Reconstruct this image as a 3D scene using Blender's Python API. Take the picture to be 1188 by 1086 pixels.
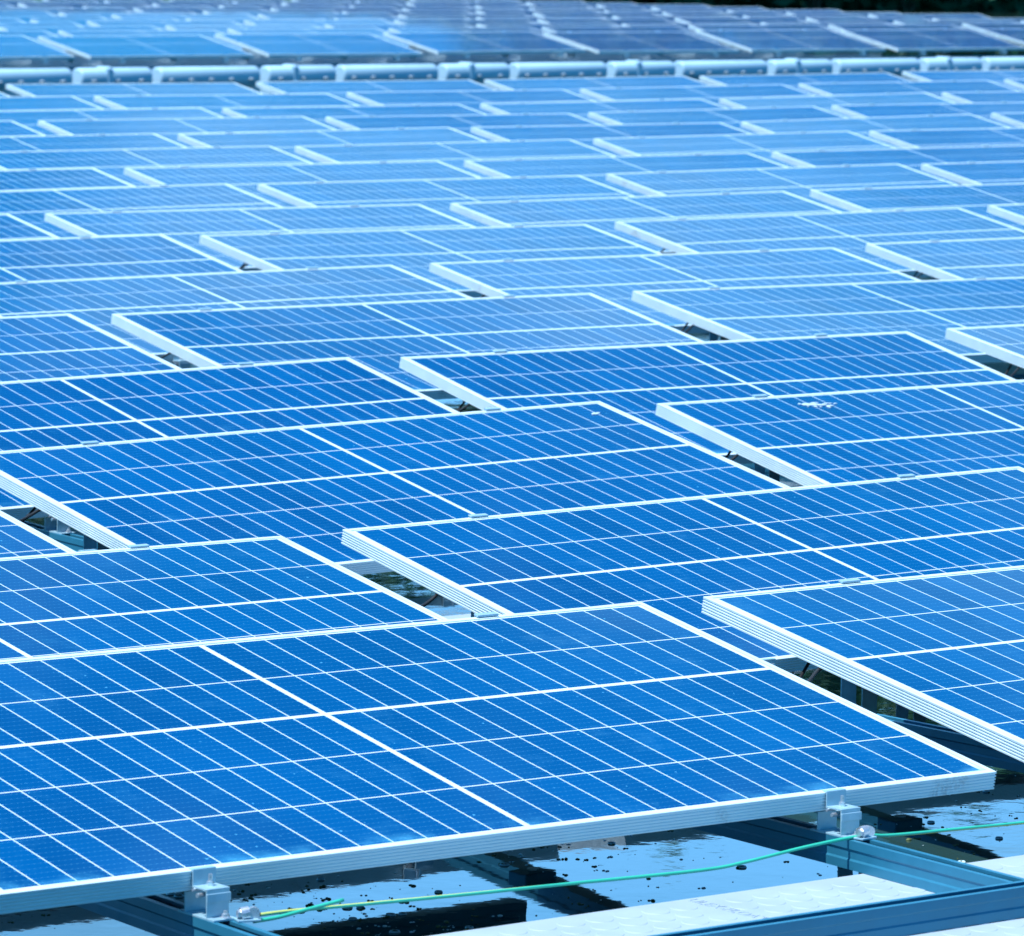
import bpy, bmesh, math, random
from mathutils import Vector, Matrix, Euler
R = math.radians
random.seed(7)

# ------------------------------------------------------------------ measured layout
# metres; x runs along the panel rows, y away from the viewer, water surface at z = 0
FIT_CAM = dict(f=5736.126, h=1.43761, pitch=0.111721, yaw=0.649346, roll=0.011124)
TILT, PITCH = 0.18046, 2.37662
ROW_Y = [7.8744, 9.5399, 11.365, 12.8624, 14.8901, 16.4065, 18.3828, 19.9142, 21.8873, 23.4616, 25.4469, 26.9228, 28.7815, 30.4373, 32.3676, 33.8843]
ROW_X = [4.1204, 4.3661, 6.7771, 6.9247, 7.126, 9.6445, 9.8092, 9.955, 12.5059, 12.673, 15.209, 15.3092, 15.3901, 18.0059, 18.111, 18.2555]
ROW_Z = [0.0359, -0.0168, -0.002, 0.0057, -0.0048, 0.001, -0.0045, -0.0006, -0.012, -0.0112, -0.0159, -0.0019, -0.0044, -0.0078, 0.0072, 0.0321]
ADJ = {
    (0, 0): (-0.0046, -0.0090, 0.0028, -0.0033, -0.0030, -0.0051),
    (0, 1): (-0.0064, 0.0105, -0.0035, 0.0014, -0.0053, -0.0001),
    (1, 0): (0.0032, -0.0064, -0.0043, -0.0017, -0.0046, -0.0004),
    (1, 1): (-0.0325, -0.0383, 0.0032, 0.0095, 0.0146, 0.0057),
    (2, 0): (0.0100, 0.0081, -0.0085, 0.0138, 0.0176, 0.0143),
    (2, 1): (0.0141, 0.0122, -0.0195, -0.0014, 0.0342, 0.0106),
    (3, 0): (0.0083, 0.0128, -0.0151, 0.0124, 0.0294, 0.0067),
    (3, 1): (-0.0060, -0.0118, -0.0169, -0.0042, 0.0397, 0.0057),
    (3, 2): (-0.0022, 0.0045, 0.0003, -0.0001, -0.0000, -0.0001),
    (4, 0): (0.0066, -0.0079, 0.0067, 0.0026, 0.0089, -0.0007),
    (4, 1): (0.0117, 0.0228, -0.0079, -0.0035, 0.0152, 0.0081),
    (4, 2): (-0.0146, -0.0227, -0.0051, -0.0077, -0.0067, -0.0133),
    (5, 0): (0.0139, 0.0062, -0.0018, 0.0027, -0.0034, 0.0130),
    (5, 1): (-0.0037, -0.0030, -0.0012, -0.0021, -0.0001, -0.0035),
    (5, 2): (0.0018, -0.0028, 0.0035, -0.0014, 0.0045, 0.0000),
    (6, 0): (-0.0031, 0.0056, 0.0060, 0.0024, 0.0067, 0.0004),
    (6, 1): (0.0069, -0.0016, -0.0047, -0.0065, -0.0019, 0.0058),
    (6, 2): (-0.0046, 0.0023, -0.0022, 0.0034, 0.0005, -0.0038),
    (6, 3): (0.0019, -0.0031, 0.0047, -0.0018, 0.0060, 0.0000),
    (7, 0): (-0.0036, 0.0057, 0.0048, 0.0019, 0.0053, 0.0004),
    (7, 1): (0.0016, -0.0002, -0.0009, -0.0065, 0.0019, 0.0013),
    (7, 2): (0.0027, -0.0012, -0.0038, 0.0028, -0.0012, 0.0023),
    (7, 3): (-0.0004, 0.0008, 0.0002, -0.0001, 0.0002, -0.0000),
    (8, 0): (0.0054, 0.0043, -0.0003, 0.0037, -0.0010, 0.0072),
    (8, 1): (0.0056, 0.0007, -0.0030, -0.0033, -0.0026, 0.0065),
    (8, 2): (0.0017, -0.0001, 0.0018, 0.0041, 0.0016, 0.0012),
    (8, 3): (-0.0001, 0.0003, 0.0011, -0.0004, 0.0013, -0.0000),
    (9, 0): (-0.0062, 0.0094, 0.0044, 0.0017, 0.0044, 0.0007),
    (9, 1): (0.0021, -0.0018, 0.0009, -0.0027, -0.0005, 0.0009),
    (9, 2): (0.0045, 0.0002, -0.0029, 0.0004, -0.0021, 0.0058),
    (9, 3): (0.0015, -0.0029, -0.0005, 0.0002, -0.0003, 0.0001),
    (10, 0): (0.0021, -0.0024, 0.0011, -0.0010, 0.0014, 0.0003),
    (10, 1): (0.0057, 0.0050, -0.0041, 0.0009, -0.0016, 0.0114),
    (10, 2): (-0.0034, 0.0009, 0.0020, 0.0056, 0.0023, -0.0045),
    (10, 3): (0.0027, -0.0049, 0.0029, -0.0012, 0.0041, 0.0001),
    (11, 0): (0.0017, -0.0026, -0.0002, -0.0001, -0.0000, -0.0002),
    (11, 1): (0.0017, 0.0028, -0.0027, 0.0038, -0.0036, 0.0043),
    (11, 2): (-0.0018, 0.0035, -0.0038, -0.0029, -0.0050, 0.0007),
    (11, 3): (0.0002, 0.0001, 0.0025, 0.0093, 0.0030, 0.0004),
    (11, 4): (0.0048, -0.0089, 0.0086, -0.0034, 0.0114, 0.0002),
    (12, 0): (-0.0073, 0.0106, 0.0051, 0.0020, 0.0051, 0.0008),
    (12, 1): (0.0013, -0.0050, 0.0024, -0.0028, 0.0034, -0.0026),
    (12, 2): (0.0060, -0.0058, -0.0063, -0.0040, -0.0071, 0.0038),
    (12, 3): (0.0009, 0.0015, -0.0023, 0.0063, -0.0030, 0.0034),
    (12, 4): (-0.0034, 0.0070, 0.0036, -0.0014, 0.0037, -0.0001),
    (13, 0): (-0.0024, 0.0035, -0.0002, -0.0001, -0.0006, 0.0003),
    (13, 1): (0.0032, 0.0044, -0.0053, -0.0014, -0.0069, 0.0086),
    (13, 2): (0.0025, -0.0032, -0.0032, 0.0031, -0.0036, 0.0014),
    (13, 3): (0.0020, -0.0020, 0.0047, 0.0098, 0.0060, 0.0014),
    (13, 4): (0.0010, -0.0011, 0.0082, -0.0032, 0.0101, 0.0000),
    (14, 0): (-0.0036, 0.0051, -0.0003, -0.0001, -0.0008, 0.0004),
    (14, 1): (-0.0003, -0.0052, -0.0050, -0.0041, -0.0056, -0.0044),
    (14, 2): (0.0042, -0.0046, -0.0043, -0.0017, -0.0048, 0.0025),
    (14, 3): (-0.0010, 0.0039, -0.0004, 0.0052, -0.0008, 0.0023),
    (14, 4): (-0.0020, 0.0047, 0.0065, 0.0018, 0.0075, 0.0001),
    (14, 5): (0.0014, -0.0020, 0.0085, -0.0033, 0.0105, 0.0000),
    (15, 1): (-0.0070, 0.0056, 0.0015, -0.0060, 0.0013, -0.0038),
    (15, 2): (0.0083, -0.0139, -0.0025, -0.0028, -0.0016, -0.0008),
    (15, 3): (-0.0019, 0.0043, -0.0021, 0.0045, -0.0030, 0.0014),
    (15, 4): (-0.0026, 0.0047, 0.0000, 0.0041, -0.0004, -0.0001),
    (15, 5): (0.0017, -0.0028, 0.0060, -0.0023, 0.0076, 0.0000),
}

WATER = -0.420                      # water level below the panels' upper edge
UP = -WATER                         # everything is lifted so that the water lies at z = 0
LEN, WID, THK = 2.187, 1.102, 0.035 # one panel

for o in list(bpy.data.objects):
    bpy.data.objects.remove(o)
scene = bpy.context.scene
COL = scene.collection

# ------------------------------------------------------------------ camera
c = FIT_CAM
cd = bpy.data.cameras.new('camera')
cam = bpy.data.objects.new('camera', cd)
COL.objects.link(cam)
cam.location = (0, 0, c['h'] + UP)
cy, sy, cp, sp = math.cos(c['yaw']), math.sin(c['yaw']), math.cos(c['pitch']), math.sin(c['pitch'])
fw = Vector((sy*cp, cy*cp, -sp)); rt0 = Vector((cy, -sy, 0)); up0 = rt0.cross(fw)
cr, sr = math.cos(c['roll']), math.sin(c['roll'])
rt = rt0*cr + up0*sr; up = up0*cr - rt0*sr
cam.rotation_euler = Matrix((rt, up, -fw)).transposed().to_euler()
cd.sensor_width = 36.0
cd.sensor_fit = 'HORIZONTAL'
cd.lens = c['f']/1188.0*36.0
cd.clip_start = 0.1
cd.clip_end = 3000.0
cd.dof.use_dof = True
cd.dof.focus_distance = 10.6
cd.dof.aperture_fstop = 15.0
scene.camera = cam

# ------------------------------------------------------------------ sky, sun, exposure
SUN = Vector((-0.40, 0.03, 0.90)).normalized()
sun_el = math.asin(SUN.z); sun_az = math.atan2(SUN.x, SUN.y)
world = bpy.data.worlds.new('World'); scene.world = world
world.use_nodes = True
nt = world.node_tree; nt.nodes.clear()
wo = nt.nodes.new('ShaderNodeOutputWorld'); bg = nt.nodes.new('ShaderNodeBackground')
sky = nt.nodes.new('ShaderNodeTexSky'); sky.sky_type = 'NISHITA'; sky.sun_disc = False
sky.sun_elevation = sun_el; sky.sun_rotation = sun_az
sky.air_density = 1.0; sky.dust_density = 0.3; sky.ozone_density = 3.0
tc = nt.nodes.new('ShaderNodeTexCoord')
tint = nt.nodes.new('ShaderNodeMix'); tint.data_type = 'RGBA'; tint.blend_type = 'MULTIPLY'
tint.inputs['Factor'].default_value = 1.0
tint.inputs['B'].default_value = (0.03, 0.62, 0.98, 1)
PALE_SKY = (0.001, 0.38, 0.76); HAZE_SKY = (0.36, 1.14, 2.15); CLOUD = (0.32, 0.73, 1.10)
nt.links.new(sky.outputs[0], tint.inputs['A'])
# clouds and haze in the sky (seen only as reflections)
def wmath(op, x, y=None, z=None):
    n = nt.nodes.new('ShaderNodeMath'); n.operation = op
    for k_, v_ in enumerate((x, y, z)):
        if v_ is None: continue
        if isinstance(v_, (int, float)): n.inputs[k_].default_value = v_
        else: nt.links.new(v_, n.inputs[k_])
    return n.outputs[0]
def wramp(v_, lo, hi, a_=0.0, b_=1.0):
    n = nt.nodes.new('ShaderNodeMapRange'); n.interpolation_type = 'SMOOTHSTEP'; nt.links.new(v_, n.inputs['Value'])
    for k_, q_ in (('From Min', lo), ('From Max', hi), ('To Min', a_), ('To Max', b_)): n.inputs[k_].default_value = q_
    return n.outputs[0]
def wmix(f_, A, B):
    n = nt.nodes.new('ShaderNodeMix'); n.data_type = 'RGBA'
    nt.links.new(f_, n.inputs[0]); nt.links.new(A, n.inputs[6]); n.inputs[7].default_value = B
    return n.outputs[2]
BGS = 0.12
sp = nt.nodes.new('ShaderNodeSeparateXYZ'); nt.links.new(tc.outputs['Generated'], sp.inputs[0])
el = sp.outputs[2]
lat_ = wmath('SUBTRACT', wmath('MULTIPLY', sp.outputs[0], math.cos(c['yaw'])), wmath('MULTIPLY', sp.outputs[1], math.sin(c['yaw'])))
def wnoise(scale, loc, detail=5.0):
    mp = nt.nodes.new('ShaderNodeMapping'); mp.inputs['Scale'].default_value = (1, 1, 1.6); mp.inputs['Location'].default_value = loc
    nz = nt.nodes.new('ShaderNodeTexNoise'); nz.inputs['Scale'].default_value = scale; nz.inputs['Detail'].default_value = detail
    nt.links.new(tc.outputs['Generated'], mp.inputs['Vector']); nt.links.new(mp.outputs[0], nz.inputs['Vector']); return nz.outputs['Fac']
# paler sky towards the horizon on the side the array looks at
fwd = wramp(wmath('ADD', wmath('MULTIPLY', sp.outputs[0], math.sin(c['yaw'])), wmath('MULTIPLY', sp.outputs[1], math.cos(c['yaw']))), 0.45, 0.8)
clear = wmath('MULTIPLY', wramp(lat_, -0.07, 0.03), wmath('MULTIPLY', wramp(el, 0.322, 0.304), wramp(el, 0.255, 0.275)))
hz1 = wmath('MULTIPLY', wmath('MULTIPLY', wramp(el, 0.45, 0.29), fwd), wmath('SUBTRACT', 1.0, wmath('MULTIPLY', clear, 0.85)))
col_ = wmix(hz1, tint.outputs['Result'], tuple(v_/BGS for v_ in PALE_SKY) + (1,))
hz = wmath('MULTIPLY', wmath('MULTIPLY', wramp(el, 0.27, 0.19), wramp(wnoise(4.0, (0.2, 0.1, 0)), 0.2, 0.7, 0.8, 1.0)), fwd)
col_ = wmix(hz, col_, tuple(v_/BGS for v_ in HAZE_SKY) + (1,))
# a bank of cloud to the right and loose scraps
bank = wmath('MULTIPLY', wmath('MULTIPLY', wramp(el, 0.306, 0.330), wramp(el, 0.395, 0.350)), wramp(lat_, -0.09, 0.05))
scr = wmath('MULTIPLY', wramp(wnoise(13.0, (0.35, 0.1, 0.0)), 0.50, 0.66), 0.42)
cl_ = wmath('MINIMUM', wmath('ADD', wmath('MULTIPLY', bank, wramp(wnoise(7.0, (1.2, 0.4, 0)), 0.25, 0.7, 0.55, 1.0)), scr), 0.9)
col_ = wmix(cl_, col_, tuple(v_/BGS for v_ in CLOUD) + (1,))
nt.links.new(col_, bg.inputs['Color'])
bg.inputs['Strength'].default_value = BGS
nt.links.new(bg.outputs[0], wo.inputs['Surface'])

sd = bpy.data.lights.new('sun', 'SUN'); sd.energy = 5.0; sd.angle = R(0.5); sd.color = (1.0, 0.995, 0.98)
sun = bpy.data.objects.new('sun', sd); COL.objects.link(sun)
sun.rotation_euler = SUN.to_track_quat('Z', 'Y').to_euler(); sun.location = (0, 0, 30)

scene.view_settings.view_transform = 'Standard'
scene.view_settings.look = 'None'
scene.view_settings.exposure = 0.55
scene.view_settings.gamma = 1.0
scene.render.engine = 'CYCLES'
scene.cycles.max_bounces = 8

# ------------------------------------------------------------------ small helpers
class MB:
    """collects shapes and links them as ONE mesh object"""
    def __init__(s): s.bm = bmesh.new()
    def box(s, cx, cy, cz, sx, sy, sz, rot=None, bevel=0.0, mi=0):
        t = bmesh.new(); bmesh.ops.create_cube(t, size=1.0)
        bmesh.ops.scale(t, vec=(sx, sy, sz), verts=t.verts)
        if bevel: bmesh.ops.bevel(t, geom=t.edges[:], offset=bevel, segments=2, affect='EDGES', profile=0.5)
        if rot: bmesh.ops.rotate(t, matrix=rot, verts=t.verts)
        bmesh.ops.translate(t, vec=(cx, cy, cz), verts=t.verts)
        s.add(t, mi); return s
    def cyl(s, a, b, r, seg=12, r2=None, mi=0):
        a, b = Vector(a), Vector(b); d = b - a
        t = bmesh.new(); bmesh.ops.create_cone(t, cap_ends=True, segments=seg, radius1=r, radius2=r if r2 is None else r2, depth=d.length)
        bmesh.ops.rotate(t, matrix=d.to_track_quat('Z', 'Y').to_matrix(), verts=t.verts)
        bmesh.ops.translate(t, vec=(a + b)/2, verts=t.verts)
        s.add(t, mi); return s
    def ball(s, c, rx, ry, rz, seg=10, mi=0):
        t = bmesh.new(); bmesh.ops.create_uvsphere(t, u_segments=seg, v_segments=max(4, seg*2//3), radius=1)
        bmesh.ops.scale(t, vec=(rx, ry, rz), verts=t.verts); bmesh.ops.translate(t, vec=c, verts=t.verts)
        for f in t.faces: f.smooth = True
        s.add(t, mi); return s
    def add(s, t, mi=0):
        for f in t.faces: f.material_index = mi
        me = bpy.data.meshes.new('tmp'); t.to_mesh(me); t.free(); s.bm.from_mesh(me); bpy.data.meshes.remove(me)
    def sweep(s, prof, path, closed=True, caps=True, mi=0, smooth=False):
        """prof: (across, height) points; path: 3D points, mostly horizontal"""
        rings = []
        n = len(path)
        for i, P in enumerate(path):
            P = Vector(P)
            d = (Vector(path[min(i+1, n-1)]) - Vector(path[max(i-1, 0)])); d.z = 0; d.normalize()
            side = Vector((d.y, -d.x, 0))
            rings.append([s.bm.verts.new(P + side*a + Vector((0, 0, h))) for a, h in prof])
        m = len(prof)
        for i in range(n-1):
            for k in range(m if closed else m-1):
                f = s.bm.faces.new((rings[i][k], rings[i][(k+1) % m], rings[i+1][(k+1) % m], rings[i+1][k])); f.material_index = mi; f.smooth = smooth
        if caps and closed:
            for rg, fl in ((rings[0], False), (rings[-1], True)):
                f = s.bm.faces.new(rg if fl else rg[::-1]); f.material_index = mi
        return s
    def build(s, name, mats, parent=None, fix=True):
        if fix: bmesh.ops.recalc_face_normals(s.bm, faces=s.bm.faces[:])
        me = bpy.data.meshes.new(name); s.bm.to_mesh(me); s.bm.free()
        for m in (mats if isinstance(mats, (list, tuple)) else [mats]): me.materials.append(m)
        o = bpy.data.objects.new(name, me); COL.objects.link(o)
        if parent: o.parent = parent
        return o

def tube(mb, pts, r, seg=8, two=False, twist=0.0):
    pts = [Vector(p) for p in pts]; n = len(pts); rings = []
    for i, P in enumerate(pts):
        d = (pts[min(i+1, n-1)] - pts[max(i-1, 0)]).normalized()
        a = d.cross(Vector((0, 0, 1)))
        if a.length < 1e-4: a = Vector((1, 0, 0))
        a.normalize(); b = a.cross(d)
        rings.append([mb.bm.verts.new(P + (a*math.cos(t) + b*math.sin(t))*r) for t in [2*math.pi*k/seg + i*twist for k in range(seg)]])
    for i in range(n-1):
        for k in range(seg):
            f = mb.bm.faces.new((rings[i][k], rings[i][(k+1) % seg], rings[i+1][(k+1) % seg], rings[i+1][k])); f.smooth = True
            f.material_index = 1 if (two and k in (0, 1, 2)) else 0
    mb.bm.faces.new(rings[0][::-1]); mb.bm.faces.new(rings[-1])

def smooth_path(pts, sub=6):
    pts = [Vector(p) for p in pts]; out = []
    for i in range(len(pts)-1):
        p0, p1, p2, p3 = pts[max(i-1, 0)], pts[i], pts[i+1], pts[min(i+2, len(pts)-1)]
        for k in range(sub):
            t = k/sub
            out.append(0.5*((2*p1) + (p2-p0)*t + (2*p0-5*p1+4*p2-p3)*t*t + (3*p1-p0-3*p2+p3)*t**3))
    out.append(pts[-1]); return out

def empty(name, loc, rot=(0, 0, 0)):
    o = bpy.data.objects.new(name, None); COL.objects.link(o)
    o.location = loc; o.rotation_euler = rot; o.empty_display_size = 0.1
    return o
def tag(o, label, cat, group=None, kind=None):
    if label: o['label'] = label
    if cat: o['category'] = cat
    if group: o['group'] = group
    if kind: o['kind'] = kind
    return o
def copy_tree(o, parent=None):
    n = o.copy(); COL.objects.link(n); n.parent = parent
    for ch in list(o.children): copy_tree(ch, n)
    return n
def project(P):
    d = Vector(P) - cam.location; z = d.dot(fw)
    return (594 + c['f']*d.dot(rt)/z, 543 - c['f']*d.dot(up)/z, z)

# ------------------------------------------------------------------ materials
class NT:
    def __init__(s, name):
        s.m = bpy.data.materials.new(name); s.m.use_nodes = True; s.t = s.m.node_tree
        s.b = s.t.nodes['Principled BSDF']
    def node(s, typ, **kw):
        n = s.t.nodes.new(typ)
        for k, v in kw.items(): setattr(n, k, v)
        return n
    def link(s, a, b): s.t.links.new(a, b)
    def math(s, op, a, b=None, cc=None):
        n = s.node('ShaderNodeMath', operation=op)
        for i, v in enumerate((a, b, cc)):
            if v is None: continue
            if isinstance(v, (int, float)): n.inputs[i].default_value = v
            else: s.link(v, n.inputs[i])
        return n.outputs[0]
    def mix(s, fac, A, B):
        n = s.node('ShaderNodeMix', data_type='RGBA')
        for key, v in (('Factor', fac), ('A', A), ('B', B)):
            sock = n.inputs[key] if key != 'Factor' else n.inputs[0]
            if key == 'A': sock = n.inputs[6]
            if key == 'B': sock = n.inputs[7]
            if isinstance(v, (int, float)): sock.default_value = v
            elif isinstance(v, tuple): sock.default_value = v
            else: s.link(v, sock)
        return n.outputs[2]
    def noise(s, vec, scale, detail=4.0, rough=0.5):
        n = s.node('ShaderNodeTexNoise'); n.inputs['Scale'].default_value = scale
        n.inputs['Detail'].default_value = detail; n.inputs['Roughness'].default_value = rough
        if vec is not None: s.link(vec, n.inputs['Vector'])
        return n.outputs['Fac']
    def ramp(s, v, lo, hi, a=0.0, b=1.0):
        n = s.node('ShaderNodeMapRange')
        s.link(v, n.inputs['Value'])
        for k, q in (('From Min', lo), ('From Max', hi), ('To Min', a), ('To Max', b)): n.inputs[k].default_value = q
        return n.outputs[0]

def plain(name, col, rough=0.5, metal=0.0, var=0.12, scale=25.0, bump=0.0, bscale=60.0, spec=0.5):
    k = NT(name); tcn = k.node('ShaderNodeTexCoord')
    f = k.noise(tcn.outputs['Object'], scale, 6.0, 0.6)
    dark = tuple(v*(1-var) for v in col) + (1,); lite = tuple(min(1, v*(1+var)) for v in col) + (1,)
    k.link(k.mix(k.ramp(f, 0.3, 0.7), dark, lite), k.b.inputs['Base Color'])
    k.b.inputs['Metallic'].default_value = metal
    k.link(k.ramp(f, 0.3, 0.7, rough*0.8, min(1, rough*1.25)), k.b.inputs['Roughness'])
    k.b.inputs['Specular IOR Level'].default_value = spec
    if bump:
        bn = k.node('ShaderNodeBump'); bn.inputs['Strength'].default_value = bump; bn.inputs['Distance'].default_value = 0.002
        k.link(k.noise(tcn.outputs['Object'], bscale, 5.0), bn.inputs['Height']); k.link(bn.outputs[0], k.b.inputs['Normal'])
    return k.m

def make_glass():
    k = NT('solar_cells'); b = k.b
    tcn = k.node('ShaderNodeTexCoord'); sep = k.node('ShaderNodeSeparateXYZ'); k.link(tcn.outputs['Object'], sep.inputs[0])
    oi = k.node('ShaderNodeObjectInfo')
    x, y = sep.outputs[0], sep.outputs[1]
    ax = k.math('ABSOLUTE', x)
    # columns: 15 third-cut cells on each side of the middle gap
    cc = k.math('SUBTRACT', ax, 0.0065)
    mid = k.math('LESS_THAN', cc, 0.0)
    cf = k.math('MODULO', k.math('MAXIMUM', cc, 0.0), 0.07103)
    colline = k.math('GREATER_THAN', cf, 0.06845)
    edge = k.math('GREATER_THAN', ax, LEN/2 - 0.0245)
    # rows: five cells, a wide gap between the second and the third counted from the upper edge
    t = k.math('SUBTRACT', WID/2 - 0.0195, y)
    big = k.math('LESS_THAN', k.math('ABSOLUTE', k.math('SUBTRACT', t, 0.4265)), 0.0058)
    t2 = k.math('SUBTRACT', t, k.math('MULTIPLY', k.math('GREATER_THAN', t, 0.4265), 0.009))
    rf = k.math('MODULO', k.math('MAXIMUM', t2, 0.0), 0.2115)
    rowline = k.math('GREATER_THAN', rf, 0.2080)
    redge = k.math('MAXIMUM', k.math('LESS_THAN', t, 0.0), k.math('GREATER_THAN', t, 2*(WID/2 - 0.0195)))
    line = mid
    for q in (colline, edge, big, rowline, redge): line = k.math('MAXIMUM', line, q)
    # fine bus wires along the rows, broken into solder pads
    wf = k.math('MODULO', rf, 0.0208); wire = k.math('MULTIPLY', k.math('GREATER_THAN', wf, 0.0098), k.math('LESS_THAN', wf, 0.0112))
    pad = k.math('LESS_THAN', k.math('MODULO', cf, 0.0116), 0.0036)
    tipm = k.math('MAXIMUM', k.math('LESS_THAN', cf, 0.0045), k.math('GREATER_THAN', cf, 0.0640))
    wirecol = k.math('MULTIPLY', wire, k.math('MINIMUM', 1.0, k.math('ADD', k.math('ADD', 0.08, k.math('MULTIPLY', pad, 0.26)), k.math('MULTIPLY', tipm, 0.75))))
    # cell to cell and panel to panel variation
    ci = k.math('FLOOR', k.math('DIVIDE', k.math('MULTIPLY', k.math('SIGN', x), cc), 0.07103)); ri = k.math('FLOOR', k.math('DIVIDE', t2, 0.2115))
    cmb = k.node('ShaderNodeCombineXYZ'); k.link(ci, cmb.inputs[0]); k.link(ri, cmb.inputs[1]); k.link(k.math('MULTIPLY', oi.outputs['Random'], 91.0), cmb.inputs[2])
    wn = k.node('ShaderNodeTexWhiteNoise', noise_dimensions='3D'); k.link(cmb.outputs[0], wn.inputs['Vector'])
    off = k.node('ShaderNodeCombineXYZ'); k.link(k.math('MULTIPLY', oi.outputs['Random'], 40.0), off.inputs[0]); k.link(k.math('MULTIPLY', oi.outputs['Random'], 23.0), off.inputs[1])
    vec = k.node('ShaderNodeVectorMath', operation='ADD'); k.link(tcn.outputs['Object'], vec.inputs[0]); k.link(off.outputs[0], vec.inputs[1])
    broad = k.noise(vec.outputs[0], 1.6, 3.0)
    tone = k.math('ADD', k.math('MULTIPLY', wn.outputs['Value'], 0.30), k.math('ADD', k.math('MULTIPLY', broad, 0.62), k.math('MULTIPLY', oi.outputs['Random'], 0.12)))
    cell = k.mix(k.ramp(tone, 0.25, 0.75), CELL_A, CELL_B)
    cell = k.mix(wirecol, cell, (0.10, 0.42, 0.70, 1))
    base = k.mix(line, cell, (0.60, 0.74, 0.80, 1))
    # dust specks, dried drips and a film that gathers along the lower edge
    vo = k.node('ShaderNodeTexVoronoi'); vo.inputs['Scale'].default_value = 42.0; k.link(vec.outputs[0], vo.inputs['Vector'])
    sepc = k.node('ShaderNodeSeparateColor'); k.link(vo.outputs['Color'], sepc.inputs[0])
    rad = k.math('MULTIPLY', k.math('POWER', sepc.outputs[0], 4.0), 0.125)
    spk = k.math('MULTIPLY', k.math('LESS_THAN', vo.outputs['Distance'], rad), k.ramp(sepc.outputs[1], 0.2, 1.0, 0.15, 0.8))
    film = k.math('MULTIPLY', k.ramp(k.noise(vec.outputs[0], 7.0, 8.0, 0.7), 0.55, 0.85), 0.16)
    low = k.math('MULTIPLY', k.ramp(y, -WID/2 + 0.065, -WID/2 + 0.012), k.ramp(k.noise(vec.outputs[0], 5.0, 6.0, 0.65), 0.50, 0.68, 0.0, 0.75))
    dust = k.math('MINIMUM', k.math('ADD', k.math('ADD', spk, film), low), 1.0)
    base = k.mix(dust, base, (0.06, 0.36, 0.58, 1))
    k.link(base, b.inputs['Base Color'])
    k.link(k.math('ADD', 0.07, k.math('MULTIPLY', dust, 0.5)), b.inputs['Roughness'])
    b.inputs['IOR'].default_value = 1.5
    b.inputs['Specular IOR Level'].default_value = GLASS_SPEC
    bn = k.node('ShaderNodeBump'); bn.inputs['Strength'].default_value = 0.05; bn.inputs['Distance'].default_value = 0.02
    k.link(k.noise(vec.outputs[0], 1.3, 2.0), bn.inputs['Height']); k.link(bn.outputs[0], b.inputs['Normal'])
    return k.m

CELL_A = (0.0000, 0.045, 0.165, 1); CELL_B = (0.0000, 0.078, 0.255, 1); GLASS_SPEC = 0.5
M = {}
M['glass'] = make_glass()
M['backsheet'] = plain('backsheet', (0.16, 0.18, 0.20), 0.6)
def make_frame_mat():
    k = NT('anodised_frame_worn'); b = k.b; tcn = k.node('ShaderNodeTexCoord'); oi = k.node('ShaderNodeObjectInfo')
    off = k.node('ShaderNodeCombineXYZ'); k.link(k.math('MULTIPLY', oi.outputs['Random'], 57.0), off.inputs[0])
    vec = k.node('ShaderNodeVectorMath', operation='ADD'); k.link(tcn.outputs['Object'], vec.inputs[0]); k.link(off.outputs[0], vec.inputs[1])
    f = k.noise(vec.outputs[0], 9.0, 6.0, 0.6)
    c0 = k.mix(k.ramp(f, 0.3, 0.7), (0.53, 0.70, 0.78, 1), (0.60, 0.77, 0.84, 1))
    st = k.math('MULTIPLY', k.ramp(k.noise(vec.outputs[0], 6.5, 2.0, 0.5), 0.64, 0.72), k.ramp(k.noise(vec.outputs[0], 120.0, 4.0, 0.7), 0.42, 0.60))
    k.link(k.mix(k.math('MULTIPLY', st, 0.6), c0, (0.26, 0.30, 0.33, 1)), b.inputs['Base Color'])
    k.link(k.ramp(f, 0.3, 0.7, 0.34, 0.5), b.inputs['Roughness']); b.inputs['Metallic'].default_value = 0.15
    return k.m
M['frame'] = make_frame_mat()
M['clamp'] = plain('clamp_aluminium', (0.30, 0.50, 0.61), 0.38, 0.25, 0.10, 40.0)
M['leg'] = plain('leg_aluminium', (0.42, 0.66, 0.76), 0.5, 0.0, 0.10, 30.0)
M['bolt'] = plain('bolt_steel', (0.70, 0.74, 0.78), 0.3, 0.8, 0.1, 80.0)
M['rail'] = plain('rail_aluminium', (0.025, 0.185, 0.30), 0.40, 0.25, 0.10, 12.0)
M['float'] = plain('float_plastic', (0.30, 0.395, 0.47), 0.55, 0.0, 0.04, 6.0, bump=0.08, bscale=220.0)
M['pontoon'] = plain('pontoon_plastic', (0.34, 0.56, 0.72), 0.45, 0.0, 0.06, 6.0)
M['black'] = plain('black_rubber', (0.012, 0.014, 0.018), 0.45)
M['green'] = plain('green_sheath', (0.03, 0.46, 0.32), 0.35, 0.0, 0.05)
M['yellow'] = plain('yellow_sheath', (0.50, 0.58, 0.16), 0.35, 0.0, 0.05)
M['copper'] = plain('copper', (0.45, 0.18, 0.08), 0.3, 0.8)
M['dropping'] = plain('dropping_white', (0.38, 0.52, 0.63), 0.7, 0.0, 0.15, 60.0)
M['scum'] = plain('scum_algae', (0.07, 0.10, 0.035), 0.6, 0.0, 0.4, 90.0)
M['foam'] = plain('scum_foam', (0.45, 0.66, 0.78), 0.3, 0.0, 0.2, 90.0)
M['leaf'] = plain('leaf_green', (0.014, 0.13, 0.065), 0.55, 0.0, 0.5, 3.0)
M['bark'] = plain('bark_brown', (0.10, 0.075, 0.05), 0.9, 0.0, 0.3, 8.0)
M['grass'] = plain('grass_green', (0.012, 0.09, 0.035), 0.9, 0.0, 0.45, 0.9)

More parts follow.
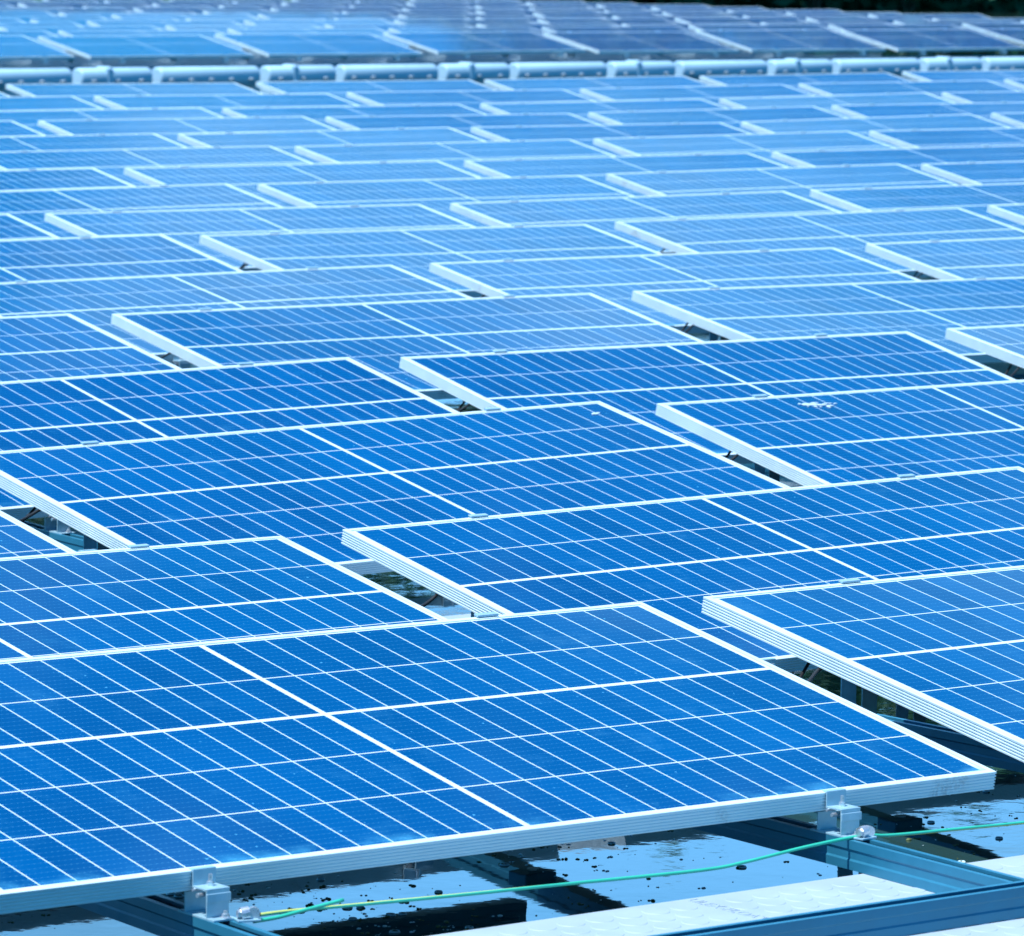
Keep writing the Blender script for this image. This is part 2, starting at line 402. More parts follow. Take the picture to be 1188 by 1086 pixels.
def make_water():
    k = NT('water'); b = k.b; tcn = k.node('ShaderNodeTexCoord')
    f = k.noise(tcn.outputs['Object'], 0.8, 4.0)
    k.link(k.mix(k.ramp(f, 0.35, 0.7), (0.010, 0.032, 0.030, 1), (0.020, 0.050, 0.040, 1)), b.inputs['Base Color'])
    b.inputs['Roughness'].default_value = 0.028; b.inputs['IOR'].default_value = 1.333
    bn = k.node('ShaderNodeBump'); bn.inputs['Strength'].default_value = 0.022; bn.inputs['Distance'].default_value = 0.02
    h = k.math('ADD', k.noise(tcn.outputs['Object'], 9.0, 3.0), k.math('MULTIPLY', k.noise(tcn.outputs['Object'], 38.0, 2.0), 0.12))
    k.link(h, bn.inputs['Height']); k.link(bn.outputs[0], b.inputs['Normal'])
    return k.m
M['water'] = make_water()

# ------------------------------------------------------------------ setting: water and far bank
mb = MB(); v = [mb.bm.verts.new(q) for q in ((-1500, -1500, 0), (1500, -1500, 0), (1500, 1500, 0), (-1500, 1500, 0))]
mb.bm.faces.new(v)
tag(mb.build('water', M['water']), None, None, kind='structure')

hd = Vector((math.sin(c['yaw']), math.cos(c['yaw']), 0)); hr = Vector((hd.y, -hd.x, 0))
def far_point(dist, lat, z=0.0): return hd*dist + hr*lat + Vector((0, 0, z))
mb = MB(); rings = []
for d, z in ((98.0, -0.6), (100.5, 0.10), (103.0, 0.75), (108.0, 1.5), (125.0, 2.2), (420.0, 5.0)):
    ring = []
    for i in range(121):
        lat = -150 + i*2.5
        ring.append(mb.bm.verts.new(far_point(d + 1.3*math.sin(lat*0.21) + 0.8*math.sin(lat*0.63 + 1), lat, z + 0.10*math.sin(lat*0.9 + d))))
    rings.append(ring)
for a, b in zip(rings, rings[1:]):
    for i in range(120):
        f = mb.bm.faces.new((a[i], a[i+1], b[i+1], b[i])); f.smooth = True
tag(mb.build('grass_bank', M['grass']), None, None, kind='structure')

# ------------------------------------------------------------------ solar panel
def frame_profile():
    p = [(-0.0135, -0.0016), (-0.0135, 0.0), (-0.0007, 0.0), (0.0, -0.0007)]
    z = -0.0045
    for i in range(5):
        p += [(0.0, z), (-0.0016, z-0.0008), (-0.0016, z-0.0024), (0.0, z-0.0034)]; z -= 0.0060
    p += [(0.0, -THK), (-0.028, -THK), (-0.028, -THK+0.0016), (-0.0035, -THK+0.0016), (-0.0035, -0.0075), (-0.0135, -0.0075)]
    return p
def make_frame_mesh():
    mb = MB(); prof = frame_profile(); corners = ((-1, -1), (1, -1), (1, 1), (-1, 1))
    rings = [[mb.bm.verts.new((sx*(LEN/2 + o), sy*(WID/2 + o), z)) for o, z in prof] for sx, sy in corners]
    m = len(prof)
    for i in range(4):
        a, b = rings[i], rings[(i+1) % 4]
        for k in range(m): mb.bm.faces.new((a[k], b[k], b[(k+1) % m], a[(k+1) % m]))
    return mb
def make_glass_mb():
    mb = MB()
    mb.box(0, 0, -0.0035, LEN-0.0294, WID-0.0288, 0.0044)
    mb.bm.faces.ensure_lookup_table()
    for f in mb.bm.faces: f.material_index = 1 if f.calc_center_median().z < -0.004 else 0
    return mb

proto_root = empty('solar_module', (0, 0, 0))
pf = make_frame_mesh().build('frame', M['frame'], proto_root); pf.location = (0, 0, THK)
pg = make_glass_mb().build('cell_glass', [M['glass'], M['backsheet']], proto_root); pg.location = (0, 0, THK)
ORD = ['first', 'second', 'third', 'fourth', 'fifth', 'sixth', 'seventh', 'eighth', 'ninth', 'tenth', 'eleventh', 'twelfth',
       'thirteenth', 'fourteenth', 'fifteenth', 'sixteenth', 'seventeenth', 'eighteenth']
GK = [0, 0, 1, 1, 1, 2, 2, 2, 3, 3, 4, 4, 4, 5, 5, 5]
NEAR = 16
panels = {}
def panel_matrix(cx, cy_, cz, tilt, slope, yaw):
    m = Matrix.Rotation(yaw, 4, 'Z') @ Matrix.Rotation(-slope, 4, 'Y') @ Matrix.Rotation(tilt, 4, 'X')
    return Matrix.Translation((cx, cy_, cz + UP)) @ m
def near_matrix(r, n):
    rnd = random.Random(r*101 + n*7 + 3)
    a = ADJ.get((r, n)) or (rnd.uniform(-.01, .01), rnd.uniform(-.01, .01), rnd.uniform(-.006, .006), rnd.uniform(-.004, .004), rnd.uniform(-.012, .012), rnd.uniform(-.004, .004))
    if len(ADJ.get((r, n)) or ()) == 0 and r == 0: a = (0, 0, 0.003, -0.003, 0, 0)
    return panel_matrix(ROW_X[r] + n*PITCH + LEN/2 + a[0], ROW_Y[r] - WID/2*math.cos(TILT) + a[1], ROW_Z[r] - WID/2*math.sin(TILT) + a[2], TILT + a[4], a[3], a[5])
FAR_Y = [47.405]
for i in range(11): FAR_Y.append(FAR_Y[-1] + (1.95 if i % 2 == 0 else 1.5))
def far_matrix(i, n):
    rnd = random.Random(i*131 + n*17 + 11)
    yaw = 0.0088
    x0 = 26.897 + (0 if i == 0 else (-0.415 + 0.040*i)*2.3897)
    a = n*2.3897 + LEN/2
    return panel_matrix(x0 + a, FAR_Y[i] - WID/2*math.cos(0.181) + a*yaw, 0.022 - WID/2*math.sin(0.181) + rnd.uniform(-.010, .010), 0.181 + rnd.uniform(-.012, .012), rnd.uniform(-.004, .004), yaw)
def corners(m):
    return [m @ Vector((sx*LEN/2, sy*WID/2, 0)) for sx in (-1, 1) for sy in (-1, 1)]
def in_view(m, mx, my):
    q = [project(P) for P in corners(m)]
    xs = [a[0] for a in q]; ys = [a[1] for a in q]
    return max(xs) > -mx and min(xs) < 1188 + mx and max(ys) > -my and min(ys) < 1086 + my
spec = []
for r in range(NEAR):
    for n in range(-3, 9): spec.append(('near', r, n, near_matrix(r, n)))
for i in range(12):
    for n in range(-8, 10): spec.append(('far', i, n, far_matrix(i, n)))
shown = {}
for kind, r, n, m in spec:
    if in_view(m, -6, -3): shown.setdefault((kind, r), []).append(n)
first = True
for kind, r, n, m in spec:
    if not in_view(m, 150 if kind == 'near' else 40, 10): continue
    root = proto_root if first else copy_tree(proto_root)
    first = False
    base = m @ Matrix.Translation((0, 0, -THK))
    root.location = base.to_translation(); root.rotation_euler = base.to_euler()
    panels[(kind, r, n)] = (root, m)
    vis = shown.get((kind, r), [])
    if n in vis:
        k = sorted(vis).index(n)
        if kind == 'near':
            lab = 'blue solar panel, %s from the left in the %s row from the front' % (ORD[k], ORD[r])
        else:
            lab = 'blue solar panel, %s from the left in the %s row behind the pontoons' % (ORD[k], ORD[r])
    else:
        side = 'left' if (not vis or n < min(vis)) else 'right'
        lab = 'solar panel beyond the %s photo edge, %s row %s' % (side, ORD[r], 'from the front' if kind == 'near' else 'behind the pontoons')
    tag(root, lab, 'solar panel', 'solar panels of the front array' if kind == 'near' else 'solar panels of the array behind the pontoons')
def PP(r, n, u, v_, d=0.0):
    m = panels[('near', r, n)][1] if ('near', r, n) in panels else near_matrix(r, n)
    return m @ Vector(((u-0.5)*LEN, (0.5-v_)*WID, d))

# bird droppings dried onto two panels
def splat(parent, u, v_, blobs):
    mb = MB()
    for dx, dy, rx, ry in blobs: mb.ball((dx, dy, 0), rx, ry, 0.0022, 12)
    o = mb.build('bird_dropping', M['dropping'], parent); o.location = ((u-0.5)*LEN, (0.5-v_)*WID, THK)
if ('near', 2, 1) in panels:
    splat(panels[('near', 2, 1)][0], 0.232, 0.088, [(0, 0, .020, .012), (.024, -.006, .024, .008), (.050, -.014, .020, .006), (.036, .008, .018, .005), (.078, -.004, .022, .0035),
          (.015, -.024, .007, .006), (.070, -.026, .016, .005), (-.022, .008, .007, .005), (.105, -.010, .008, .003), (.058, -.034, .005, .010), (.03, -.03, .004, .004), (-.01, -.018, .004, .003)])
if ('near', 2, 0) in panels:
    splat(panels[('near', 2, 0)][0], 0.953, 0.10, [(0, 0, .013, .008), (.012, .003, .009, .005), (-.012, -.004, .004, .004)])

# ------------------------------------------------------------------ mounting: brackets, legs, rails
BR_H = 0.077                        # rail top to the top of the panel's front edge
UCL = (0.183, 0.817)
def make_bracket():
    t = empty('front_bracket', (0, 0, 0))
    MB().box(0, -0.012, 0.002, 0.046, 0.110, 0.004, bevel=0.0008).build('base_plate', M['clamp'], t)
    s = MB(); s.box(0, -0.0425, 0.026, 0.044, 0.003, 0.044, bevel=0.0006); s.box(0, -0.046, 0.037, 0.048, 0.004, 0.015, bevel=0.0008)
    s.build('upright', M['clamp'], t)
    MB().box(0, 0.022, 0.021, 0.046, 0.003, 0.034, bevel=0.0006).build('upright', M['clamp'], t)
    h = MB(); h.box(0, -0.0225, 0.0505, 0.046, 0.046, 0.004, bevel=0.0008)
    h.box(0, -0.0022, 0.0650, 0.046, 0.003, 0.0270, bevel=0.0006)
    h.box(0, 0.0035, 0.0788, 0.046, 0.0140, 0.0022, bevel=0.0006)
    h.box(0, -0.0435, 0.0455, 0.046, 0.003, 0.012, bevel=0.0006)
    h.build('hook', M['clamp'], t)
    b = MB(); b.cyl((0.002, -0.018, 0.052), (0.002, -0.018, 0.060), 0.0065, 6); b.cyl((0.002, -0.018, 0.058), (0.002, -0.018, 0.072), 0.0036, 8)
    b.build('bolt', M['bolt'], t)
    MB().cyl((-0.030, -0.026, 0.040), (-0.010, -0.026, 0.040), 0.004, 8).build('bolt', M['bolt'], t)
    MB().cyl((-0.027, -0.008, 0.046), (-0.008, -0.008, 0.046), 0.003, 8).build('bolt', M['bolt'], t)
    b2 = MB(); b2.cyl((0.006, -0.058, 0.004), (0.006, -0.058, 0.011), 0.0065, 6); b2.cyl((0.006, -0.058, 0.010), (0.006, -0.058, 0.016), 0.0035, 8); b2.cyl((0.006, -0.058, 0.0038), (0.006, -0.058, 0.0052), 0.010, 14)
    b2.build('bolt', M['bolt'], t)
    return t
def make_leg(hh):
    """leg under a panel's upper edge; hh = height from rail top to panel top"""
    t = empty('support_leg', (0, 0, 0))
    MB().box(0, 0.0, 0.002, 0.050, 0.110, 0.004, bevel=0.0008).build('base_plate', M['clamp'], t)
    for yy in (-0.034, 0.034):
        MB().box(0, yy, (hh-0.040)/2 + 0.004, 0.042, 0.003, hh-0.046, bevel=0.0006).build('leg_plate', M['leg'], t)
    tl = Matrix.Rotation(TILT, 3, 'X')
    cl = MB(); cl.box(0, 0.0425, hh - 0.018, 0.050, 0.003, 0.046, bevel=0.0006); cl.box(0, 0.0370, hh + 0.0045, 0.052, 0.014, 0.0045, rot=tl, bevel=0.001)
    cl.box(0, 0.005, hh - 0.0385, 0.046, 0.078, 0.003, bevel=0.0006)
    cl.build('top_clamp', M['clamp'], t)
    return t

near_keys = sorted(k[1:] for k in panels if k[0] == 'near')
def ncol(r, n): return n + GK[r]
rail_pts = {}
for r, n in near_keys:
    for s in (0, 1):
        P = PP(r, n, UCL[s], 1.0)
        rail_pts.setdefault((ncol(r, n), s), []).append((P.x, P.y, P.z - BR_H))
BEAM_Y = 6.226
RAIL_PROF = [(-.0225, 0), (-.0225, -.016), (-.0200, -.0195), (-.0200, -.0340), (-.0225, -.0375), (-.0225, -.054), (.0225, -.054), (.0225, -.0375), (.0200, -.0340),
             (.0200, -.0195), (.0225, -.016), (.0225, 0), (.0115, 0), (.0115, -.006), (.0190, -.006), (.0190, -.050), (-.0190, -.050), (-.0190, -.006), (-.0115, -.006), (-.0115, 0)]
rail_path = {}
for key in sorted(rail_pts):
    pts = sorted(rail_pts[key], key=lambda q: q[1])
    if pts[0][1] < 7.0:                                           # starts at the front beam
        q = pts[0]; pts = [(q[0] - 0.03, BEAM_Y + 0.0235, q[2])] + pts
    q = pts[-1]; pts = pts + [(q[0] + 0.10, q[1] + 1.2, q[2])]
    rail_path[key] = pts
def rail_z(key, y):
    pts = rail_path[key]
    for a, b in zip(pts, pts[1:]):
        if a[1] <= y <= b[1]:
            t = (y-a[1])/(b[1]-a[1]); return a[2] + t*(b[2]-a[2])
    return pts[-1][2] if y > pts[-1][1] else pts[0][2]
gmin = min(k[0] for k in rail_path)
order = sorted(rail_path, key=lambda k: rail_path[k][0][0] - 0.0835*rail_path[k][0][1])
for i, key in enumerate(order):
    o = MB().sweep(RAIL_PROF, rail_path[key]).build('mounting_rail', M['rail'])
    if key == (0, 0): lab = 'blue grey slotted rail under the left front bracket, running to the bottom edge'
    elif key == (0, 1): lab = 'blue grey slotted rail under the right front bracket, meeting the cross beam'
    elif key == (1, 0): lab = 'shaded dark rail under the right hand panel of the front row'
    else: lab = 'slotted rail running back under the panel rows, %s rail from the left' % (ORD[i] if i < 18 else 'far')
    tag(o, lab, 'rail', 'rails carrying the front array')

proto_br = make_bracket(); proto_leg = make_leg(0.285)
fb = fl = True
WORD = ('left', 'right')
for r, n in near_keys:
    vis = shown.get(('near', r), [])
    k = sorted(vis).index(n) if n in vis else None
    yaw = (ADJ.get((r, n)) or (0,)*6)[5]
    for s in (0, 1):
        key = (ncol(r, n), s)
        if r <= 6:
            P = PP(r, n, UCL[s], 1.0)
            t = proto_br if fb else copy_tree(proto_br); fb = False
            t.location = (P.x, P.y, P.z - BR_H); t.rotation_euler = (0, 0, yaw)
            if (r, n) == (0, 0): lab = 'silver bracket with a bolt gripping the front panel\'s lower edge, the %s one' % WORD[s]
            elif k is not None: lab = '%s lower bracket of the %s panel in the %s row from the front' % (WORD[s], ORD[k], ORD[r])
            else: lab = '%s lower bracket of a panel beyond the photo edge in the %s row' % (WORD[s], ORD[r])
            tag(t, lab, 'bracket', 'brackets under the lower panel edges')
        P = PP(r, n, UCL[s], 0.0, -0.0)
        P = PP(r, n, UCL[s], 0.0405/WID)
        E0 = PP(r, n, UCL[s], 0.0)
        zb = rail_z(key, P.y)
        t = proto_leg if fl else copy_tree(proto_leg); fl = False
        t.location = (P.x, P.y, zb); t.rotation_euler = (0, 0, yaw)
        t.scale = (1, 1, (E0.z - zb - 0.0015)/0.285)
        lab = ('%s support leg under the upper edge of the %s panel in the %s row' % (WORD[s], ORD[k], ORD[r])) if k is not None else \
              ('%s support leg of a panel beyond the photo edge in the %s row' % (WORD[s], ORD[r]))
        tag(t, lab, 'support leg', 'legs under the upper panel edges')

# cross beams along the walkways
def beam(y, x0, x1, z, lab):
    o = MB().sweep(RAIL_PROF, [(x0, y, z), (x1, y, z)]).build('cross_beam', M['rail']); tag(o, lab, 'beam', 'cross beams along the walkways')
zA = PP(0, 0, 0.5, 1.0).z - BR_H
beam(BEAM_Y, 3.2, 8.6, zA - 0.002, 'blue grey slotted cross beam in front of the white walkway float at the bottom right')
legs_y = 7.80
xr_ = sorted((rail_path[k][1][0] + 0.0835*(legs_y - rail_path[k][1][1]), k) for k in rail_path if rail_path[k][0][1] < 7.0)
for i, ((xa, ka), (xb, kb)) in enumerate(zip(xr_, xr_[1:])):
    if xa > 5.0: break
    beam(legs_y, xa + 0.030, xb - 0.030, UP - 0.248, 'dark cross beam under the front panel row, %s piece from the left' % ORD[i])
for i, (xa, ka) in enumerate(xr_):
    t = empty('rail_coupler', (xa, legs_y, rail_z(ka, legs_y) - 0.054))
    MB().box(0, 0, -0.016, 0.078, 0.060, 0.030, bevel=0.003).build('coupler_block', M['rail'], t)
    MB().cyl((0, 0, -0.036), (0, 0, -0.031), 0.012, 6).build('bolt', M['bolt'], t)
    tag(t, 'block joining rail and cross beam under the front row, %s from the left' % ORD[i], 'coupler', 'couplers under the front row')


# ------------------------------------------------------------------ walkway floats
def make_float(lx, ly, text=None, tx=0, ty=0, size=0.03, seed=0, keep=None):
    t = empty('walkway_float', (0, 0, 0))
    b = MB(); b.box(0, 0, -0.11, lx, ly, 0.22, bevel=0.022)
    # low round treads moulded into the top
    st = 0.0625; i = 0; y = -ly/2 + 0.065
    while y < ly/2 - 0.058:
        x = -lx/2 + 0.062 + (st*0.5 if i % 2 else 0)
        while x < lx/2 - 0.058:
            if not (keep and keep[0] < x < keep[1] and keep[2] < y < keep[3]):
                tb = bmesh.new(); bmesh.ops.create_cone(tb, cap_ends=True, segments=28, radius1=0.0255, radius2=0.0236, depth=0.0014)
                bmesh.ops.translate(tb, vec=(x, y, 0.0004), verts=tb.verts); b.add(tb)
            x += st
        y += st*0.866; i += 1
    b.build('float_body', M['float'], t)
    if text:
        cu = bpy.data.curves.new('lettering', 'FONT'); cu.body = text; cu.size = size; cu.extrude = 0.0006; cu.align_x = 'CENTER'; cu.align_y = 'CENTER'
        tmp = bpy.data.objects.new('tmp', cu); COL.objects.link(tmp)
        bpy.context.view_layer.update()
        me = bpy.data.meshes.new_from_object(tmp.evaluated_get(bpy.context.evaluated_depsgraph_get()))
        bpy.data.objects.remove(tmp)
        me.materials.clear(); me.materials.append(M['float'])
        o = bpy.data.objects.new('moulded_lettering', me); COL.objects.link(o); o.parent = t
        o.location = (tx, ty, 0.0003); o.rotation_euler = (0, 0, -math.pi/2)
    return t
FZ = zA - 0.057
f1 = make_float(1.24, 0.74, 'ULEX-FLOAT', 0.152, 0.235, 0.036, keep=(0.125, 0.180, 0.13, 0.35)); f1.location = (5.305, 6.315, FZ)
tag(f1, 'white walkway float with round treads, between the two front rails', 'float', 'white walkway floats')
f2 = make_float(1.24, 0.74, '53', -0.29, 0.262, 0.040, keep=(-0.33, -0.25, 0.22, 0.31)); f2.location = (6.565, 6.285, FZ)
tag(f2, 'white walkway float to the right of the rail at the bottom right corner', 'float', 'white walkway floats')
f3 = make_float(1.24, 0.60); f3.location = (7.60, 9.90, zA - 0.134)
tag(f3, 'white walkway float glimpsed through the gap behind the front panels', 'float', 'white walkway floats')

# ------------------------------------------------------------------ earth cable on the front rails
gc = smooth_path([(4.556, 6.735, -.231), (4.626, 6.735, -.231), (4.767, 6.735, -.236), (5.0, 6.735, -.244), (5.214, 6.735, -.250), (5.522, 6.735, -.259), (5.632, 6.735, -.255),
                  (5.77, 6.735, -.243), (5.905, 6.735, -.2365), (5.98, 6.735, -.243), (6.16, 6.735, -.249), (6.335, 6.735, -.254), (6.7, 6.74, -.262), (6.9, 6.745, -.258)])
def lift(pts): return [Vector((p[0], p[1]-0.026, p[2] + UP + 0.004)) for p in pts]
mb = MB(); tube(mb, lift(gc), 0.0032, 8, True, 0.06)
tag(mb.build('earth_cable', [M['green'], M['yellow']]), 'long green and yellow earth cable strung along the front of the array', 'cable')
mb = MB(); tube(mb, lift(smooth_path([(4.556, 6.725, -.238), (4.60, 6.722, -.236), (4.643, 6.72, -.231), (4.735, 6.72, -.221)])), 0.0035, 8)
tag(mb.build('earth_cable', [M['green'], M['yellow']]), 'short loose green cable end beside the left front bracket', 'cable')
def make_lug():
    t = empty('cable_clamp', (0, 0, 0))
    b = MB(); b.box(0, 0, 0.002, 0.040, 0.026, 0.004, bevel=0.001); b.build('base_plate', M['clamp'], t)
    g = MB(); g.cyl((-0.012, 0, 0.012), (0.002, 0, 0.014), 0.011, 14); g.cyl((-0.018, 0, 0.012), (-0.011, 0, 0.012), 0.0075, 6)
    g.cyl((0.008, -0.006, 0.012), (0.012, 0.006, 0.012), 0.011, 14); g.cyl((0.010, 0, 0.004), (0.010, 0, 0.022), 0.0045, 8)
    g.build('clamp_ring', M['bolt'], t)
    MB().cyl((0.015, -0.001, 0.010), (0.022, -0.002, 0.010), 0.0035, 8).build('copper_end', M['copper'], t)
    return t
l1 = make_lug()
kx = rail_path[(0, 0)]; l1.location = (4.545, 6.700, rail_z((0, 0), 6.70) + 0.0005); l1.rotation_euler = (0, 0, -0.3)
tag(l1, 'silver clamp joining cable ends on the left front rail', 'cable clamp', 'cable clamps on the front rails')
l2 = copy_tree(l1); l2.location = (5.905, 6.700, rail_z((0, 1), 6.70) + 0.0005); l2.rotation_euler = (0, 0, 0.15)
tag(l2, 'silver clamp holding the earth cable on the right front rail', 'cable clamp')

# black solar leads hanging between neighbouring panels
for r in range(0, 10):
    ns = [n for n in shown.get(('near', r), [])]
    for n in ns:
        if ('near', r, n+1) not in panels: continue
        rnd = random.Random(r*31 + n)
        a = PP(r, n, 0.93, 0.47 + rnd.uniform(-.05, .05), -0.020); b = PP(r, n+1, 0.05, 0.30 + rnd.uniform(-.06, .06), -0.020)
        A = PP(r, n, 0.992, 0.44, -0.040); B = PP(r, n+1, 0.008, 0.34, -0.038); mid = (A+B)/2 - Vector((0, 0, 0.012 + rnd.uniform(0, .015)))
        mb = MB(); tube(mb, smooth_path([a, A, mid, B, b], 5), 0.0042, 6)
        if rnd.random() < 0.55:
            mid2 = mid + Vector((0.02, 0.07, -0.03)); tube(mb, smooth_path([PP(r, n, 0.93, 0.40, -.02), A + Vector((0, .08, -.02)), mid2, B + Vector((0, .06, -.02)), PP(r, n+1, 0.05, 0.24, -.02)], 5), 0.0038, 6)
        tag(mb.build('solar_lead', M['black']), 'black lead bridging the %s panel gap from the left in the %s row' % (ORD[sorted(ns).index(n)], ORD[r]), 'cable', 'black leads between panels')

# ------------------------------------------------------------------ pontoons between the two arrays
def make_pontoon(lx, nb):
    t = empty('pontoon', (0, 0, 0))
    prof = []
    for k in range(20):
        a = 2*math.pi*k/20; ca, sa = math.cos(a), math.sin(a)
        prof.append((0.115*math.copysign(abs(ca)**0.8, ca), 0.080 + 0.108*math.copysign(abs(sa)**0.75, sa)))
    b = MB()
    xs = [(-lx/2, 0.80), (-lx/2 + 0.008, 0.92), (-lx/2 + 0.025, 1.0), (lx/2 - 0.025, 1.0), (lx/2 - 0.008, 0.92), (lx/2, 0.80)]
    rings = [[b.bm.verts.new((x, a*s, 0.085 + (h-0.085)*s)) for a, h in prof] for x, s in xs]
    for A, B in zip(rings, rings[1:]):
        for k in range(20):
            f = b.bm.faces.new((A[k], A[(k+1) % 20], B[(k+1) % 20], B[k])); f.smooth = True
    b.bm.faces.new(rings[0][::-1]); b.bm.faces.new(rings[-1])
    b.build('float_body', M['pontoon'], t)
    for k in range(nb):
        x = -lx/2 + lx*(k + 0.5)/nb
        MB().ball((x, -0.108, 0.048), 0.040, 0.022, 0.020, 12).build('moulded_bump', M['float'], t)
    return t
PERIOD = 2.384
PX0 = 31.208
pl, ps = make_pontoon(1.28, 5), make_pontoon(0.89, 3)
cap = MB(); cap.box(-0.10, 0, 0.090, 0.09, 0.244, 0.222, bevel=0.03); cap.build('strap', M['pontoon'], ps)
def seen_x(x): q = project((x, 44.4, 0.1)); return -60 < q[0] < 1250
xs = []
for k in range(-8, 14):
    xs.append((PX0 + k*PERIOD + 0.05 + 0.65, 0)); xs.append((PX0 + k*PERIOD + 1.40 + 0.045 + 0.45, 1))
xs = [q for q in sorted(xs) if seen_x(q[0])]
used = [False, False]
for i, (x, kind) in enumerate(xs):
    pr = (pl, ps)[kind]; o = pr if not used[kind] else copy_tree(pr); used[kind] = True
    o.location = (x, 44.4 + (x-33)*0.0, 0)
    tag(o, '%s pale blue pontoon in the line between the arrays, %s from the left' % (('long', 'short')[kind], ORD[i]), 'pontoon', 'pontoons between the arrays')
# beam and posts carrying the first far row
zF = UP - 0.285
o = MB().sweep(RAIL_PROF, [(8.0, 45.95, zF), (52.0, 46.35, zF)]).build('cross_beam', M['rail'])
tag(o, 'long teal beam behind the line of pontoons', 'beam', 'cross beams along the walkways')
vis0 = sorted(shown.get(('far', 0), []))
for k, n in enumerate(vis0):
    m = panels[('far', 0, n)][1]
    for s in (0, 1):
        P = m @ Vector(((UCL[s]-0.5)*LEN, -WID/2, 0))
        t = copy_tree(proto_br); t.location = (P.x, P.y, P.z - BR_H); t.rotation_euler = (0, 0, 0)
        tag(t, '%s lower bracket of the %s panel in the row behind the pontoons' % (WORD[s], ORD[k]), 'bracket', 'brackets behind the pontoons')
    for s in (0, 1):
        P = m @ Vector(((UCL[s]-0.5)*LEN, WID/2 - 0.0405, 0)); E0 = m @ Vector(((UCL[s]-0.5)*LEN, WID/2, 0))
        t = copy_tree(proto_leg); t.location = (P.x, P.y, zF); t.rotation_euler = (0, 0, 0); t.scale = (1, 1, (E0.z - zF - 0.0015)/0.285)
        tag(t, '%s support leg of the %s panel in the row behind the pontoons' % (WORD[s], ORD[k]), 'support leg', 'legs behind the pontoons')

# ------------------------------------------------------------------ scum floating on the water near the front
rnd = random.Random(5); mb = MB()
def ring_blob(x, y, r):
    tb = bmesh.new(); bmesh.ops.create_circle(tb, segments=14, radius=r); outer = tb.verts[:]
    tb.free()
    seg = 14; pts = []
    for R_, z in ((r*1.75, 0.0006), (r*1.45, 0.0035), (r*1.15, 0.0006)):
        pts.append([mb.bm.verts.new((x + R_*math.cos(2*math.pi*k/seg), y + R_*math.sin(2*math.pi*k/seg), z)) for k in range(seg)])
    for A, B in zip(pts, pts[1:]):
        for k in range(seg):
            f = mb.bm.faces.new((A[k], A[(k+1) % seg], B[(k+1) % seg], B[k])); f.smooth = True; f.material_index = 1
centres = [(rnd.uniform(4.2, 7.4), rnd.uniform(6.75, 8.3)) for _ in range(40)]
for i in range(3200):
    if rnd.random() < 0.6:
        cxy = rnd.choice(centres); x, y = rnd.gauss(cxy[0], 0.12), rnd.gauss(cxy[1], 0.12)
    else: x, y = rnd.uniform(4.0, 9.5), rnd.uniform(6.7, 10.5)
    s = rnd.choice((0.0010, 0.0012, 0.0016, 0.002, 0.002, 0.003, 0.003, 0.004, 0.005))
    kind = rnd.random()
    if kind < 0.55:
        for q in range(1 if s < 0.0025 else rnd.randint(2, 4)):
            e = s*rnd.uniform(.5, 1.0); mb.ball((x + rnd.gauss(0, s*.9), y + rnd.gauss(0, s*.9), 0.0003), e*rnd.uniform(.8, 1.5), e*rnd.uniform(.8, 1.5), e*rnd.uniform(.5, .9), 9)
        if s > 0.0035 and kind < 0.2: ring_blob(x, y, s*1.2)
    elif kind > 0.72:
        for q in range(rnd.randint(1, 3)):
            e = s*rnd.uniform(.4, .9); mb.ball((x + rnd.gauss(0, s), y + rnd.gauss(0, s), 0.0), e*1.2, e, e*0.6, 9, mi=1)
tag(mb.build('pond_scum', [M['scum'], M['foam']]), 'specks of algae and froth scattered over the dark water', 'pond scum', kind='stuff')
# ------------------------------------------------------------------ trees and shrubs on the far bank
def leafy(mb, centre, rx, ry, rz, count, size, rnd, mi=0):
    clumps = [(rnd.gauss(0, .5), rnd.gauss(0, .5), rnd.uniform(-.9, .9)) for _ in range(max(6, count//60))]
    for i in range(count):
        q = rnd.choice(clumps); p = Vector((q[0] + rnd.gauss(0, .17), q[1] + rnd.gauss(0, .17), q[2] + rnd.gauss(0, .13)))
        if p.length > 1.15: p = p.normalized()*rnd.uniform(.8, 1.1)
        P = Vector(centre) + Vector((p.x*rx, p.y*ry, p.z*rz))
        if P.z < 0.05: P.z = 0.05 + rnd.random()*0.3
        s = size*rnd.uniform(.6, 1.4); d = Vector((rnd.gauss(0, 1), rnd.gauss(0, 1), rnd.gauss(0, .6))).normalized()*s
        e = d.cross(Vector((rnd.gauss(0, 1), rnd.gauss(0, 1), rnd.gauss(0, 1)))).normalized()*s*0.45
        f = mb.bm.faces.new([mb.bm.verts.new(v_) for v_ in (P-d, P+e, P+d*1.05, P-e)]); f.material_index = mi
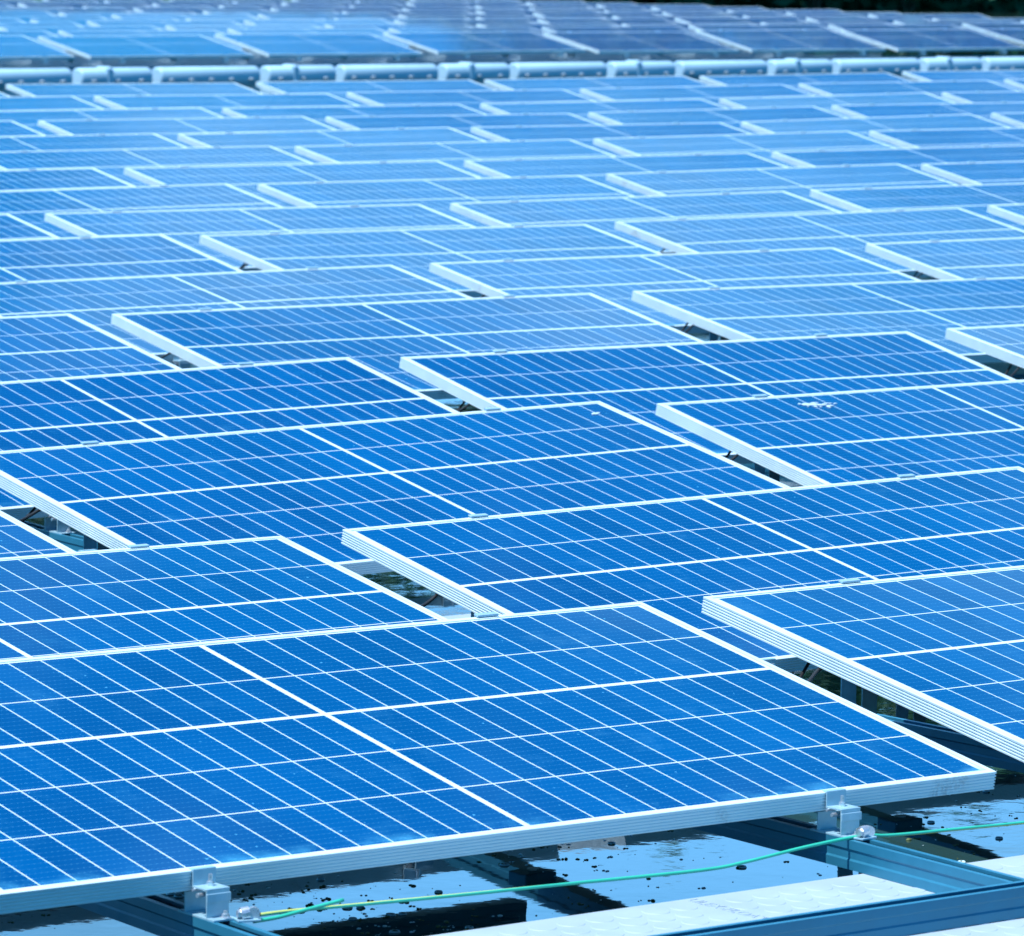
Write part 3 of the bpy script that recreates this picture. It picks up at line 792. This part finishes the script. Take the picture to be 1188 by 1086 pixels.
def make_shrub(seed):
    rnd = random.Random(seed); t = empty('shrub', (0, 0, 0))
    mb = MB(); leafy(mb, (0, 0, 1.5), 2.0, 1.7, 1.6, 2600, 0.16, rnd); mb.build('foliage', M['leaf'], t, fix=False)
    st = MB()
    for k in range(6):
        a = rnd.uniform(0, 6.28); st.cyl((0, 0, -0.2), (math.cos(a)*0.9, math.sin(a)*0.8, 1.9), 0.05, 6, 0.02)
    st.build('stem', M['bark'], t); return t
def make_tree(seed, h=15.0):
    rnd = random.Random(seed); t = empty('bank_tree', (0, 0, 0))
    st = MB(); st.cyl((0, 0, -0.3), (0.15, 0.1, h*0.6), 0.34, 10, 0.15)
    for k in range(7):
        a = rnd.uniform(0, 6.28); z = h*rnd.uniform(.25, .55); st.cyl((0.1, 0.05, z), (math.cos(a)*3.0, math.sin(a)*3.0, z + h*rnd.uniform(.15, .3)), 0.09, 6, 0.03)
    st.build('trunk', M['bark'], t)
    mb = MB(); leafy(mb, (0, 0, h*0.55), 4.0, 3.8, h*0.46, 7500, 0.36, rnd); mb.build('crown', M['leaf'], t, fix=False); return t
sh = [make_shrub(21), make_shrub(22)]; used = [False, False]
rnd = random.Random(3); spots = []
lat = -1.0
while lat < 12.5:
    spots.append(lat); lat += rnd.uniform(1.5, 2.1)
for i, lat in enumerate(spots):
    o = sh[i % 2] if not used[i % 2] else copy_tree(sh[i % 2]); used[i % 2] = True
    o.location = far_point(99.6 + rnd.uniform(0, 1.2), lat, 0.0); o.rotation_euler = (0, 0, rnd.uniform(0, 6.28)); s = rnd.uniform(.85, 1.2); o.scale = (s, s, s)
    tag(o, 'dark green shrub on the far bank beyond the panels, %s from the left' % ORD[i], 'shrub', 'shrubs on the far bank')
tr = make_tree(31)
for i in range(11):
    o = tr if i == 0 else copy_tree(tr)
    lat = -9.0 + i*3.1 + rnd.uniform(-.6, .6)
    o.location = far_point(108.0 + rnd.uniform(0, 4), lat, 1.2); o.rotation_euler = (0, 0, rnd.uniform(0, 6.28)); s = rnd.uniform(.98, 1.08)*(0.80 if lat < 1.5 else 1.05); o.scale = (1, 1, s)
    tag(o, 'tall dark tree standing behind the bank shrubs, %s from the left' % ORD[i], 'tree', 'trees on the far bank')
